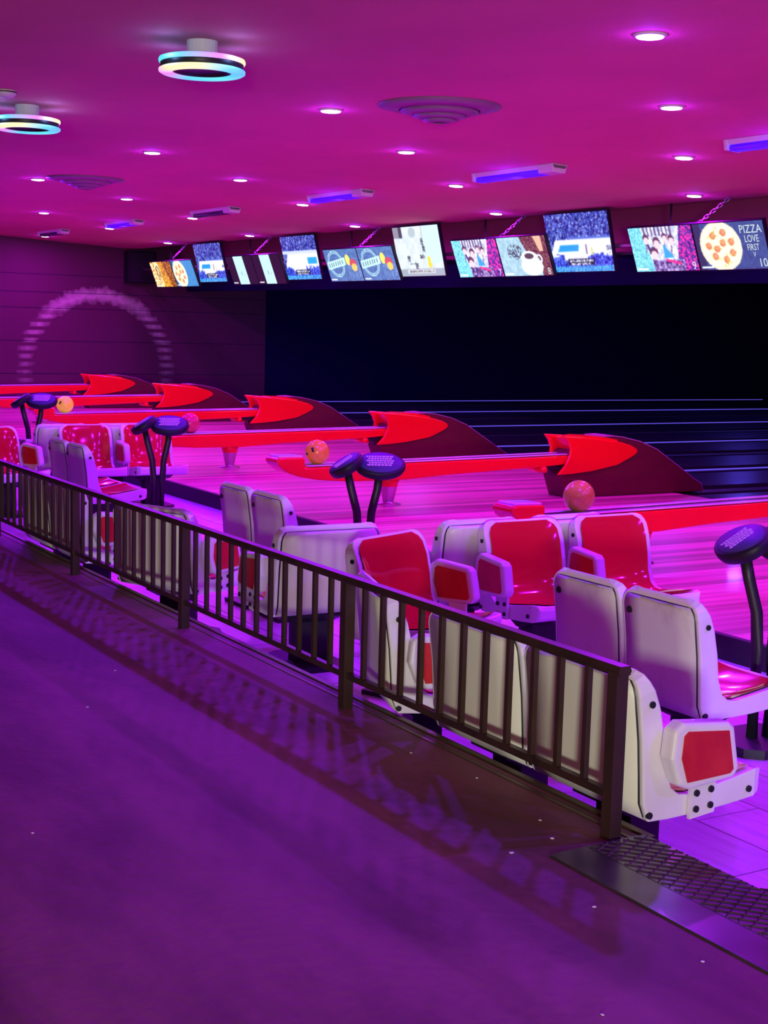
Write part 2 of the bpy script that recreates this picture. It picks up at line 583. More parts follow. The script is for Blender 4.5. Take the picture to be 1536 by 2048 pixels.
basep = MB().prism([(-0.02, -0.15), (0.38, -0.15), (0.44, -0.08), (0.44, 0.08), (0.38, 0.15), (-0.02, 0.15)], 0.0, 0.022, 'z')
base_me = basep.mesh('base_plate', black)
fr = MB().prism([(0.05, 0.290), (0.44, 0.306), (0.36, 0.270), (0.24, 0.25), (0.2, 0.225), (0.14, 0.225), (0.05, 0.27)], -0.11, 0.11, 'y')
frame_me = fr.mesh('seat_frame', black)

CH = {}
for key, width in (('wide', 0.572), ('mid', 0.50), ('narrow', 0.435)):
    sh, li, co, ga = chair_meshes(width)
    CH[key] = (width, sh.mesh('shell', white), li.mesh('seat_liner', red), co.mesh('rear_cover', cream),
               chair_meshes(width)[2].mesh('rear_cover', scuffed), ga.mesh('seam', black))

def chair(key, x, y, deg, label, group=None, arms=(), scuff=False, rear_bolts=False, z=0.0):
    width, sh, li, co, cs, ga = CH[key]
    w = width / 2
    t = thing('bowling_chair', label, 'chair', (x, y, z), math.radians(deg), group)
    shell = obj('shell', sh, t, bevel=0.007, seg=2)
    obj('seat_liner', li, t)
    cv = obj('rear_cover', cs if scuff else co, t)
    obj('seam', ga, cv)
    for s in (-1, 1):
        for bx, bz in ((0.012, 0.655), (0.022, 0.315), (0.425, 0.340)):
            obj('bolt', bolt_y_me, shell, loc=(bx, s * (w + 0.001), bz))
    if rear_bolts:
        obj('bolt', bolt_x_me, shell, loc=(-0.042, w - 0.055, 0.66))
    for s in arms:
        a, p, br = arm_me[s]
        ar = obj('armrest', a, t, bevel=0.014, seg=3, loc=(0, s * (w + 0.004), 0))
        obj('arm_panel', p, ar)
        b = obj('arm_bracket', br, ar)
        for bx, bz in ((0.192, 0.315), (0.192, 0.365), (0.25, 0.32), (0.25, 0.37)):
            obj('bolt', bolt_y_me, ar, loc=(bx, s * 0.013, bz))
    obj('seat_frame', frame_me, t)
    obj('pedestal', ped_me, t)
    obj('base_plate', base_me, t)
    return t

P2 = PAIR * 2
# row with backs to the railing
chair('wide', 2.795, 3.395, 0, 'cream-backed chair at the open end of the railing with a red armrest', arms=(-1,))
chair('wide', 2.795, 3.975, 0, 'cream-backed chair against the railing joined to the one at its open end')
chair('wide', 2.835, 4.735, -18, 'white chair turned sideways behind the railing, its red inside half hidden', arms=(-1,))
chair('wide', 2.875, 7.16, 24, 'single cream-backed chair on a black pedestal angled away from the railing', arms=(-1,))
chair('wide', 2.785, 8.345, 0, 'nearer of two joined cream-backed chairs far along the railing', arms=(-1,))
chair('wide', 2.785, 8.925, 0, 'farther of two joined cream-backed chairs far along the railing')
# pairs facing the keypads, one pair for each lane pair
ords = ['by the steel ramp', 'behind the lone column chair', 'before the far red chairs']
for k in range(3):
    dy = PAIR * k
    chair('narrow', 3.735, 4.085 + dy, 0, 'scuffed grey-backed chair %s, seat showing at its pair end' % ords[k], 'scuffed chairs facing the keypads', scuff=True, rear_bolts=True)
    chair('narrow', 3.735, 4.535 + dy, 0, 'scuffed grey-backed chair %s, inner one of its pair' % ords[k], 'scuffed chairs facing the keypads', scuff=True, rear_bolts=True)
# back-to-back rows between the seating bays
for k in range(2):
    dy = P2 * k
    where = ('by the pink-orange ball', 'below the yellow ball')[k]
    chair('wide', 3.50, 5.78 + dy, -67, 'red-lined chair turned towards the keypad %s' % where, 'red-lined chairs across the bays', arms=(1,))
    chair('mid', 4.435, 5.985 + dy, -90, 'red-lined chair with armrest, railing side of its pair %s' % where, 'red-lined chairs across the bays', arms=(-1,))
    chair('mid', 5.025, 5.985 + dy, -90, 'glossy red-lined chair, lane side of its pair %s' % where, 'red-lined chairs across the bays', arms=(-1,))
    chair('mid', 4.26, 6.12 + dy, 90, 'cream-backed chair back to back with red ones %s' % where, 'chairs facing away', arms=(1,))
    chair('mid', 4.83, 6.12 + dy, 90, 'cream-backed chair behind the lane-side red chair %s' % where, 'chairs facing away')
chair('wide', 3.405, 6.20, 88, 'plain cream chair back on a black column, standing alone behind the railing', arms=(1,))

# ================================================================== KEYPAD CONSOLES
def ellipse_head():
    m = MB()
    prof = [(0.0, -0.035), (0.120, -0.035), (0.150, -0.022), (0.160, 0.0), (0.158, 0.022), (0.150, 0.030), (0.0, 0.030)]
    m.lathe(prof, 28, sx=1.0, sy=0.72)
    return m
head_me = ellipse_head().mesh('keypad_head', black_gloss)
face_me = MB().lathe([(0.0, 0.0305), (0.140, 0.0305), (0.138, 0.034), (0.0, 0.034)], 28, sx=1.0, sy=0.70).mesh('keypad_face', keypad_m)
txt = MB()
for r_ in range(5):
    yy = 0.050 - r_ * 0.021
    xx = -0.085 + 0.012 * (r_ % 2)
    while xx < 0.085 - 0.008 * r_:
        ww = random.uniform(0.010, 0.022)
        txt.box(xx, xx + ww, yy, yy + 0.013, 0.034, 0.0352)
        xx += ww + 0.004
print_me = txt.mesh('keypad_print', label_m)
con_base = MB().prism([(-0.20, -0.11), (-0.14, -0.17), (0.14, -0.17), (0.20, -0.11), (0.20, 0.11), (0.14, 0.17), (-0.14, 0.17), (-0.20, 0.11)], 0.0, 0.04, 'z').mesh('base_plate', black)
poleA = MB().tube([(0.035, -0.01, 0.03), (0.035, -0.01, 0.42), (0.045, -0.012, 0.58), (0.075, -0.025, 0.72), (0.085, -0.03, 0.83)], 0.026, 10).mesh('pole', black)
poleB = MB().tube([(-0.035, 0.01, 0.03), (-0.035, 0.01, 0.42), (-0.045, 0.015, 0.58), (-0.075, 0.04, 0.72), (-0.095, 0.055, 0.83)], 0.026, 10).mesh('pole', black)
cons = ['black twin-headed keypad stand by the end of the approach step and scuffed chairs',
        'black twin-headed keypad stand beside the ball return with the orange-red ball',
        'black twin-headed keypad stand in front of the half-hidden pink ball',
        'black twin-headed keypad stand next to the yellow ball']
for k in range(4):
    t = thing('keypad_console', cons[k], 'console', (4.47, 4.27 + PAIR * k, 0), 0, 'lane keypads')
    obj('base_plate', con_base, t)
    obj('pole', poleA, t)
    obj('pole', poleB, t)
    for (hx, hy, hz, tilt, rz) in ((0.085, -0.035, 0.865, 33, -24), (-0.10, 0.06, 0.865, 34, -108)):
        h = obj('keypad_head', head_me, t, loc=(hx, hy, hz))
        h.rotation_euler = (Matrix.Rotation(math.radians(rz), 3, 'Z') @ Matrix.Rotation(math.radians(tilt), 3, 'X')).to_euler()
        obj('keypad_face', face_me, h)
        kp = obj('keypad_print', print_me, h)
        if rz < -60:
            kp.rotation_euler = (0, 0, math.pi / 2)
            kp.scale = (0.80, 1.0, 1.0)

# ================================================================== BALL RETURNS
# outlines in x (along the lane) and z, measured from the rack's own foot line
TRACK = [(5.470, 0.560), (5.500, 0.594), (5.745, 0.590), (5.755, 0.500), (7.2, 0.520), (8.62, 0.540), (8.62, 0.455), (8.30, 0.436), (7.23, 0.392),
         (6.75, 0.362), (6.2, 0.365), (5.88, 0.388), (5.70, 0.420), (5.58, 0.462), (5.50, 0.516)]
FIN = [(8.445, 0.359), (8.535, 0.450), (8.585, 0.545), (8.590, 0.600), (8.560, 0.670), (8.505, 0.732), (8.72, 0.718), (8.966, 0.693), (9.22, 0.660),
       (9.340, 0.628), (9.405, 0.598), (9.428, 0.570), (9.405, 0.540), (9.340, 0.506), (9.169, 0.436), (8.86, 0.386), (8.62, 0.365)]
BODY = [(8.58, 0.134), (8.50, 0.34), (8.62, 0.56), (8.75, 0.69), (9.00, 0.712), (9.13, 0.716), (9.25, 0.703), (9.48, 0.655), (9.70, 0.572), (9.99, 0.400),
        (10.20, 0.272), (10.32, 0.205), (10.35, 0.134)]
br_root = bpy.data.objects.new('ball_return', None)
col.objects.link(br_root)
trk = MB().prism(TRACK, -0.115, 0.115, 'y').build('track', red_track, br_root, bevel=0.016, seg=3)
for s in (-1, 1):
    MB().prism([(5.78, 0.506), (8.60, 0.546), (8.60, 0.556), (5.78, 0.516)], s * 0.055, s * 0.110, 'y').build('track_rail', silver, trk, bevel=0.004)
MB().prism([(5.80, 0.503), (8.60, 0.5415), (8.60, 0.544), (5.80, 0.5055)], -0.05, 0.05, 'y').build('track_channel', black_gloss, trk)
MB().prism([(5.50, 0.590), (5.735, 0.587), (5.735, 0.604), (5.515, 0.608)], -0.095, 0.095, 'y').build('nose_cap', silver, trk, bevel=0.008)
leg = MB().lathe([(0.0, 0.375), (0.105, 0.375), (0.088, 0.335), (0.082, 0.300)], 20, (6.66, 0, 0))
leg.build('leg_collar', red_track, br_root)
leg = MB().lathe([(0.080, 0.300), (0.078, 0.295), (0.052, 0.165), (0.050, 0.155), (0.115, 0.142), (0.118, APP), (0.0, APP)], 20, (6.66, 0, 0))
leg.build('leg', chrome, br_root)
hood = MB().prism(BODY, -0.142, 0.142, 'y').build('hood', maroon, br_root, bevel=0.012)
ed = MB()
for a, b in zip(BODY[4:12], BODY[5:13]):
    ed.prism([(a[0], a[1]), (b[0], b[1]), (b[0], b[1] + 0.012), (a[0], a[1] + 0.012)], -0.146, 0.146, 'y')
ed.build('hood_trim', side_wall, hood)
for s in (-1, 1):
    MB().prism(FIN, s * 0.140, s * 0.172, 'y').build('hood_wing', red_track, br_root, bevel=0.012, seg=3)
COWL = [(8.66, 0.575), (8.60, 0.690), (8.80, 0.712), (9.00, 0.704), (9.18, 0.672), (9.18, 0.640)]
MB().prism([(x_, z_ + 0.012) for x_, z_ in COWL], -0.145, 0.145, 'y').build('cowl', red_track, br_root)
MB().prism([(8.30, 0.40), (8.60, 0.40), (8.60, 0.445), (8.30, 0.44)], -0.09, 0.09, 'y').build('drive_housing', black, br_root)
MB().lathe([(0.0, -0.13), (0.030, -0.13), (0.030, 0.13), (0.0, 0.13)], 12).build('roller', red_track, br_root, loc=(8.32, 0, 0.41)).rotation_euler = (math.pi / 2, 0, 0)
br_labels = ['red ball return rack holding the big pink-orange ball behind the red chairs',
             'red ball return rack holding the orange-red ball with its finger holes showing',
             'red ball return rack with the pink ball half hidden by a keypad',
             'red ball return rack with the yellow ball on it',
             'red ball return rack with an empty track, next one past the yellow ball',
             'red ball return rack standing closest to the painted arch wall']
for k, by in enumerate(BR_Y):
    r_ = br_root if k == 0 else copy_tree(br_root)
    r_.location = (0, by, 0)
    tag(r_, br_labels[k], 'ball return', 'red ball returns')

# ================================================================== BOWLING BALLS
def ball(x, y, z, rgb, rgb2, name_, label, holes=None, r=0.108, glow=None):
    m = MB()
    n, seg = 20, 32
    prof = [(r * math.sin(math.pi * i / n), -r * math.cos(math.pi * i / n)) for i in range(n + 1)]
    m.lathe(prof, seg)
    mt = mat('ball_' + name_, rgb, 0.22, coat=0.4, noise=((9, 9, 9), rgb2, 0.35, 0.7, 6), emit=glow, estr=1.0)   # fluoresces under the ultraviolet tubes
    o = m.build('bowling_ball', mt, loc=(x, y, z))
    tag(o, label, 'bowling ball')
    if holes:
        for d in holes:
            v = Vector(d).normalized()
            hm = MB().lathe([(0.0, 0.0015), (0.0125, 0.0015), (0.0125, -0.004), (0.0, -0.004)], 14)
            h = hm.build('finger_hole', black, o, loc=v * (r - 0.0005))
            h.rotation_euler = v.to_track_quat('Z', 'Y').to_euler()
    return o
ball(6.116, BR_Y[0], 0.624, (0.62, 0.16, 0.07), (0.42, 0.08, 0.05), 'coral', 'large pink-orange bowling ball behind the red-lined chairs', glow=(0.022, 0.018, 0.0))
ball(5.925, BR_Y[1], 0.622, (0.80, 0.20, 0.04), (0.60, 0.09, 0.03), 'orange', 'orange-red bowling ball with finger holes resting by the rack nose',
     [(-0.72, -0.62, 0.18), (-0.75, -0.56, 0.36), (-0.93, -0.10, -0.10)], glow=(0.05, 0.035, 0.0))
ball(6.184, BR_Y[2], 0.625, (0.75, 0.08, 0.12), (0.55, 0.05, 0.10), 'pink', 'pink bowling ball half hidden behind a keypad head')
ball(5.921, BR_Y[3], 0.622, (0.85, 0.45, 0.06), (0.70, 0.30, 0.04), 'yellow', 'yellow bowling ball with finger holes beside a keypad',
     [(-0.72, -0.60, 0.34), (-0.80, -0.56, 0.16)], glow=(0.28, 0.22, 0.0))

# ================================================================== CEILING LAMPS
def downlight_mesh():
    body = MB().lathe([(0.0, 0.0), (0.088, 0.0), (0.088, -0.006), (0.078, -0.012), (0.070, -0.012)], 24).mesh('trim_ring', trim_white)
    lens = MB().lathe([(0.072, -0.010), (0.068, -0.017), (0.04, -0.021), (0.0, -0.022)], 24).mesh('lens', lens_m)
    return body, lens
dl_body, dl_lens = downlight_mesh()
l_viol = bpy.data.lights.new('violet_lamp', 'AREA')
l_viol.shape = 'DISK'
l_viol.size = 0.13
l_viol.color = VIOLET
l_viol.energy = LAMP_W['violet']
l_orc = bpy.data.lights.new('orchid_lamp', 'AREA')
l_orc.shape = 'DISK'
l_orc.size = 0.13
l_orc.color = ORCHID
l_orc.energy = LAMP_W['orchid']
l_mag = bpy.data.lights.new('magenta_lamp', 'AREA')
l_mag.shape = 'DISK'
l_mag.size = 0.13
l_halo = bpy.data.lights.new('lens_halo', 'POINT')  # extra point lamp added to imitate bloom round each lens
l_halo.color = (0.30, 0.02, 1.0)
l_halo.energy = 3.6
l_halo.shadow_soft_size = 0.02
l_mag.color = MAGENTA
l_mag.energy = LAMP_W['magenta']
rows = [(5.03, -0.95, 8, l_viol, 'in the row above the seats'), (6.72, 0.76, 8, l_orc, 'in the row above the rack noses'),
        (8.33, 2.39, 8, l_mag, 'in the row beside the strip lamps'), (10.06, 4.12, 7, l_mag, 'in the row just before the hanging monitors')]
for rx, y0, n, ld, rl in rows:
    for k in range(n):
        yy = y0 + PAIR * k
        z = ceil_z(rx)
        t = thing('ceiling_downlight', 'small round glowing ceiling downlight ' + rl, 'ceiling light', (rx, yy, z), 0, 'downlights ' + rl)
        if rx > 7:
            t.rotation_euler = (0, math.atan(0.0495), 0)
        obj('trim_ring', dl_body, t)
        obj('lens', dl_lens, t)
        lo = bpy.data.objects.new('lamp_light', ld)
        col.objects.link(lo)
        lo.parent = t
        lo.location = (0, 0, -0.026)
        lo = bpy.data.objects.new('lens_halo', l_halo)
        col.objects.link(lo)
        lo.parent = t
        lo.location = (0, 0, -0.05)

# unseen blue fill lights added behind the mask to tint the lanes navy
l_lane = bpy.data.lights.new('lane_fill', 'AREA')
l_lane.shape = 'DISK'
l_lane.size = 0.3
l_lane.color = (0.10, 0.06, 1.0)
l_lane.energy = 70
for lx, ly in ((14.5, 9.0), (14.5, 16.0), (14.5, 23.0), (21.0, 12.0), (21.0, 21.0)):
    lo = bpy.data.objects.new('lane_fill', l_lane)
    col.objects.link(lo)
    lo.location = (lx, ly, 3.4)

# ultraviolet strip fixtures
hous_me = MB().prism([(-0.085, 0.0), (0.085, 0.0), (0.06, -0.035), (-0.06, -0.035)], 0.0, 1.27, 'y').mesh('housing', trim_white)
end_me = MB().prism([(-0.088, 0.0), (0.088, 0.0), (0.07, -0.075), (-0.07, -0.075)], 0.0, 0.22, 'y').mesh('end_block', trim_white)
end2_me = MB().prism([(-0.088, 0.0), (0.088, 0.0), (0.07, -0.075), (-0.07, -0.075)], 1.24, 1.27, 'y').mesh('end_block', trim_white)
tube_pts = [(0, 0.2, -0.06), (0, 1.25, -0.06)]
tb_on = MB().tube([(-0.025, 0.2, -0.055), (-0.025, 1.25, -0.055)], 0.026, 10).tube([(0.025, 0.2, -0.055), (0.025, 1.25, -0.055)], 0.026, 10)
tb_me = {True: tb_on.mesh('tube', tube_on), False: tb_on.mesh('tube', tube_off)}
uv_l = bpy.data.lights.new('ultraviolet_light', 'POINT')
uv_l.color = (0.12, 0.02, 1.0)
uv_l.energy = 7
uv_l.shadow_soft_size = 0.1
tubes = [(7.03, True, 'blue strip lamp on the ceiling at the open right end'), (10.43, True, 'blue lit strip lamp on the ceiling behind the large round vent'),
         (13.83, True, 'blue lit strip lamp between two downlight rows, next beyond the vent one'), (17.24, False, 'dark unlit strip lamp on the ceiling before the last blue one'),
         (20.62, True, 'small far blue lit strip lamp on the ceiling'), (24.03, False, 'dark unlit strip lamp closest to the arch wall')]
for yy, on, lab in tubes:
    t = thing('strip_lamp', lab, 'ceiling light', (8.0, yy, ceil_z(8.0) - 0.002), 0, 'ultraviolet strip lamps')
    t.rotation_euler = (0, math.atan(0.046), 0)
    obj('housing', hous_me, t)
    obj('end_block', end_me, t, bevel=0.008)
    obj('end_block', end2_me, t)
    obj('tube', tb_me[on], t)
    if on:
        lo = bpy.data.objects.new('lamp_light', uv_l)
        col.objects.link(lo)
        lo.parent = t
        lo.location = (0, 0.7, -0.2)

# rainbow ring lamps
for k, (rx, ry, lab) in enumerate([(3.27, 7.50, 'rainbow-lit double ring lamp under the ceiling, the whole ring showing'),
                                   (3.235, 10.57, 'rainbow-lit double ring lamp hanging farther along the ceiling')]):
    t = thing('ring_lamp', lab, 'ceiling light', (rx, ry, 3.25), 0, 'rainbow ring lamps')
    MB().lathe([(0.0, 0.0), (0.085, 0.0), (0.085, -0.09), (0.0, -0.09)], 24, smooth=False).build('mount', trim_white, t)
    MB().lathe([(0.0, -0.09), (0.215, -0.09), (0.228, -0.115), (0.228, -0.165), (0.150, -0.165), (0.145, -0.15), (0.0, -0.15)], 40).build('body', black, t)
    def band(prof, name, mt):
        MB().lathe(prof, 48).build(name, mt, t)
    band([(0.222, -0.092), (0.234, -0.096), (0.238, -0.108), (0.234, -0.120), (0.222, -0.122)], 'light_band', rainbow_a)
    band([(0.228, -0.150), (0.237, -0.155), (0.236, -0.168), (0.222, -0.176), (0.172, -0.176), (0.160, -0.168), (0.160, -0.160)], 'light_band', rainbow_b)
    lo_d = bpy.data.lights.new('ring_glow', 'POINT')
    lo_d.color = (0.22, 0.45, 1.0)
    lo_d.energy = 0.55
    lo_d.shadow_soft_size = 0.03
    for a in (20, 110, 200, 290):
        lo = bpy.data.objects.new('ring_glow', lo_d)
        col.objects.link(lo)
        lo.parent = t
        lo.location = (0.27 * math.cos(math.radians(a)), 0.27 * math.sin(math.radians(a)), -0.105)

# round air vents
vent_labels = ['large round stepped air vent in the ceiling near the ring lamp and blue strip', 'smaller-looking far round air vent beside the downlights near the arch wall side']
for k, (vx, vy) in enumerate([(5.52, 8.58), (5.43, 15.62)]):
    t = thing('ceiling_vent', vent_labels[k], 'air vent', (vx, vy, 3.25), 0, 'round air vents')
    def vring(r0, z0, r1, z1, name, mt):
        MB().lathe([(r0, z0), (r0 + 0.004, z0 - 0.008), (r1, z1 - 0.008), (r1 - 0.006, z1), (r0, z0)], 56).build(name, mt, t)
    vring(0.425, 0.0, 0.285, -0.030, 'cone', vent_m)
    MB().lathe([(0.285, -0.030), (0.245, -0.010), (0.205, -0.035)], 48).build('duct', black, t)
    for r0, z0, r1, z1 in ((0.270, -0.036, 0.190, -0.062), (0.182, -0.068, 0.120, -0.088), (0.112, -0.094, 0.050, -0.110)):
        vring(r0, z0, r1, z1, 'louvre_ring', vent_m)
        MB().lathe([(r1 + 0.004, z1), (r1 * 0.9, z1 + 0.01), (0.0, z1 + 0.01)], 40).build('duct', black, t)

# ================================================================== MONITORS
def srgb(a):
    a = np.clip(a, 0, 255) / 255.0
    return np.where(a <= 0.04045, a / 12.92, ((a + 0.055) / 1.055) ** 2.4)
GW, GH = 96, 54
U, V = np.meshgrid((np.arange(GW) + 0.5) / GW, 1 - (np.arange(GH) + 0.5) / GH)   # v up, row 0 = top
def nz(seed, sc=1):
    rg = np.random.RandomState(seed)
    a = rg.rand(GH // sc + 1, GW // sc + 1)
    return np.kron(a, np.ones((sc, sc)))[:GH, :GW]
def fill(img, mask, c):
    img[mask] = c
def ell(cx, cy, rx, ry):
    return ((U - cx) / rx) ** 2 + ((V - cy) / ry) ** 2 < 1
def rect(a, b, c, d):
    return (U > a) & (U < b) & (V > c) & (V < d)
def base_img(c):
    return np.ones((GH, GW, 3)) * np.array(c, float)
def tag_strip(img):
    fill(img, rect(0.02, 0.20, 0.03, 0.075), (235, 240, 245))
def pic_court(seed, tight=False):
    img = base_img((40, 60, 150))
    n1, n2, n3 = nz(seed, 1), nz(seed + 1, 2), nz(seed + 2, 1)
    img += (n1[..., None] - 0.5) * 150 + (n2[..., None] - 0.5) * np.array([80, 80, 60])
    fill(img, (n3 > 0.93), (200, 205, 240))
    top = 0.56 if not tight else 0.60
    court = (V < top) & (V > 0.20) & (U > 0.05 + 0.35 * np.clip(V - 0.34, 0, 1))
    fill(img, court, (214, 216, 232))
    fill(img, (V < top + 0.04) & (V > top) & (U > 0.35), (70, 100, 190))
    if not tight:
        fill(img, (V < 0.46) & (V > 0.355) & (U > 0.16 + 0.4 * (V - 0.36)) & (U < 0.50 - 0.1 * (0.46 - V)), (25, 140, 225))
        fill(img, rect(0.60, 0.62, 0.30, 0.46), (110, 90, 120))
        fill(img, rect(0.69, 0.71, 0.27, 0.40), (200, 190, 60))
        fill(img, rect(0.93, 1.0, 0.36, 0.42) & (n1 > 0.4), (60, 70, 110))
    else:
        fill(img, (V < 0.50) & (V > 0.36) & (U > 0.70) & (U < 0.96), (30, 150, 225))
        fill(img, (V > 0.60) & (V < 0.66), (190, 200, 235))
    crowd = (V < 0.24 + 0.08 * n2) & ((U < 0.25) | (U > 0.62) | (V < 0.14))
    img[crowd] = (np.array([45, 70, 190]) + (n1[..., None] - 0.5) * 170)[crowd]
    lower = (V < 0.10)
    img[lower] = (np.array([60, 140, 210]) + (n1[..., None] - 0.5) * 110)[lower]
    fill(img, rect(0.30, 0.72, 0.105, 0.215), (20, 26, 50))
    fill(img, rect(0.32, 0.70, 0.17, 0.20) & (n1 > 0.35), (225, 230, 240))
    fill(img, rect(0.34, 0.66, 0.12, 0.15) & (n3 > 0.35), (225, 230, 240))
    return img
def pic_party(seed):
    n1, n2, n4 = nz(seed, 1), nz(seed + 1, 3), nz(seed + 2, 5)
    img = base_img((196, 204, 226)) + (n2[..., None] - 0.5) * 70 + (n1[..., None] - 0.5) * 50
    fill(img, (V > 0.80) & (np.sin(U * 105) > 0.2) & (U < 0.72), (95, 80, 120))
    left = U < 0.20 + 0.12 * (1 - V)
    img[left] = (np.array([110, 200, 215]) + (n1[..., None] - 0.5) * 120)[left]
    fill(img, (np.abs(U - 0.27 - 0.18 * (0.6 - V)) < 0.018) & (V < 0.75), (50, 50, 110))
    for cx, cy, s_ in ((0.26, 0.70, 1.0), (0.42, 0.60, 1.2), (0.56, 0.72, 0.9), (0.66, 0.66, 1.0), (0.35, 0.36, 1.3)):
        fill(img, ell(cx, cy + 0.05 * s_, 0.05 * s_, 0.10 * s_), (80, 50, 75))
        fill(img, ell(cx, cy, 0.042 * s_, 0.085 * s_), (226, 196, 202))
        fill(img, (np.abs(U - cx - 0.12 * (V - cy)) < 0.008) & (V > cy - 0.3) & (V < cy - 0.08), (120, 90, 120))
    fill(img, (np.abs(U - 0.54 - 0.2 * (0.5 - V)) < 0.24 * (0.62 - V)) & (V > 0.30) & (V < 0.60), (40, 150, 215))
    right = (U > 0.76 - 0.14 * (0.6 - V))
    img[right] = (np.array([75, 45, 135]) + (n1[..., None] - 0.5) * 90)[right]
    rr = right & (nz(seed + 3, 2) > 0.58)
    img[rr] = (230, 50, 160)
    low = (V < 0.26) & (U > 0.30) & (U < 0.80)
    img[low] = (np.array([110, 95, 150]) + (n2[..., None] - 0.5) * 130 + (n1[..., None] - 0.5) * 60)[low]
    fill(img, (np.abs(V - 0.22 + 0.4 * (U - 0.6)) < 0.03) & (U > 0.52) & (U < 0.75), (220, 50, 130))
    tag_strip(img)
    return img
def pic_pizza(bgc, seed, px=0.36):
    n1 = nz(seed, 1)
    img = base_img(bgc) + (nz(seed + 1, 3)[..., None] - 0.5) * 18
    fill(img, U < 0.10, tuple(0.6 * v for v in bgc))
    fill(img, ell(px, 0.50, 0.30, 0.53), (236, 220, 190))
    inn = ell(px, 0.50, 0.265, 0.47)
    img[inn] = (np.array([250, 238, 200]) + (n1[..., None] - 0.5) * 45)[inn]
    rg = np.random.RandomState(seed)
    for a, rr in [(0.3, 0.62), (1.2, 0.66), (2.2, 0.6), (3.1, 0.66), (4.0, 0.6), (5.0, 0.64), (5.8, 0.66), (0.8, 0.2), (3.6, 0.25)]:
        cx, cy = px + 0.265 * rr * math.cos(a), 0.5 + 0.47 * rr * math.sin(a)
        fill(img, ell(cx, cy, 0.045, 0.08), (196, 120, 80))
        fill(img, ell(cx + 0.008, cy + 0.015, 0.022, 0.04), (225, 150, 105))
    for _ in range(26):
        a, rr = rg.rand() * 6.28, rg.rand() ** 0.5 * 0.9
        fill(img, ell(px + 0.265 * rr * math.cos(a), 0.5 + 0.47 * rr * math.sin(a), 0.014, 0.02), (200, 175, 70))
    tag_strip(img)
    return img
def pic_coffee():
    n1 = nz(70, 1)
    img = base_img((150, 190, 205)) + (nz(71, 4)[..., None] - 0.5) * 25
    beans = (U > 0.55 + 0.25 * (0.7 - V)) & (V > 0.45) | (U > 0.80)
    img[beans] = (np.array([100, 55, 55]) + (nz(72, 1)[..., None] - 0.5) * 120)[beans]
    fill(img, (U > 0.84 - 0.2 * (V - 0.6)) & (V > 0.62) & (U < 0.92), (215, 170, 140))
    scrib = ell(0.33, 0.62, 0.16, 0.20) & (nz(73, 2) > 0.55)
    fill(img, scrib, (60, 75, 90))
    fill(img, ell(0.62, 0.24, 0.22, 0.24), (225, 238, 242))
    fill(img, ell(0.60, 0.46, 0.17, 0.17), (225, 238, 242))
    fill(img, ell(0.60, 0.50, 0.095, 0.075), (70, 60, 65))
    fill(img, ell(0.80, 0.42, 0.06, 0.12) & ~ell(0.795, 0.42, 0.035, 0.075), (220, 235, 240))
    tag_strip(img)
    return img
def pic_badge():
    img = base_img((70, 110, 165)) + (nz(80, 3)[..., None] - 0.5) * 30
    r = ((U - 0.30) / 0.24) ** 2 + ((V - 0.55) / 0.42) ** 2
    fill(img, (r < 1) & (r > 0.86), (175, 220, 220))
    fill(img, (r < 0.74) & (r > 0.62), (165, 210, 215))
    band = np.abs(V - 0.55 - 0.25 * (U - 0.3)) < 0.12
    fill(img, band & (np.abs(U - 0.31) < 0.28), (185, 225, 220))
    fill(img, band & (np.abs(U - 0.31) < 0.24) & (np.sin(U * 90) > 0.1) & (np.abs(V - 0.55 - 0.25 * (U - 0.3)) < 0.07), (90, 130, 150))
    fill(img, ell(0.68, 0.66, 0.07, 0.17), (230, 215, 95))
    fill(img, ell(0.82, 0.55, 0.10, 0.14), (190, 75, 90))
    fill(img, ell(0.83, 0.42, 0.08, 0.12), (235, 190, 80))
    dots = (nz(81, 1) > 0.9) & (U > 0.6) & (V < 0.5)
    fill(img, dots, (160, 190, 235))
    tag_strip(img)
    return img
def pic_band():
    img = base_img((28, 16, 34))
    fill(img, rect(0.28, 0.66, 0.0, 1.0), (178, 222, 230))
    fill(img, rect(0.44, 0.47, 0.32, 0.46), (120, 150, 170))
    fill(img, rect(0.54, 0.56, 0.28, 0.42), (190, 140, 150))
    tag_strip(img)
    return img
def pic_fire():
    n = nz(90, 2)
    img = base_img((200, 130, 30)) + (n[..., None] - 0.5) * np.array([160, 120, 40])
    fill(img, (U < 0.42) & (nz(91, 3) > 0.35), (225, 215, 170))
    fill(img, (U > 0.80 - 0.2 * V) & (n > 0.6), (80, 20, 15))
    fill(img, ell(0.30, 0.62, 0.09, 0.24) & ~ell(0.30, 0.62, 0.05, 0.18), (120, 110, 60))
    tag_strip(img)
    return img
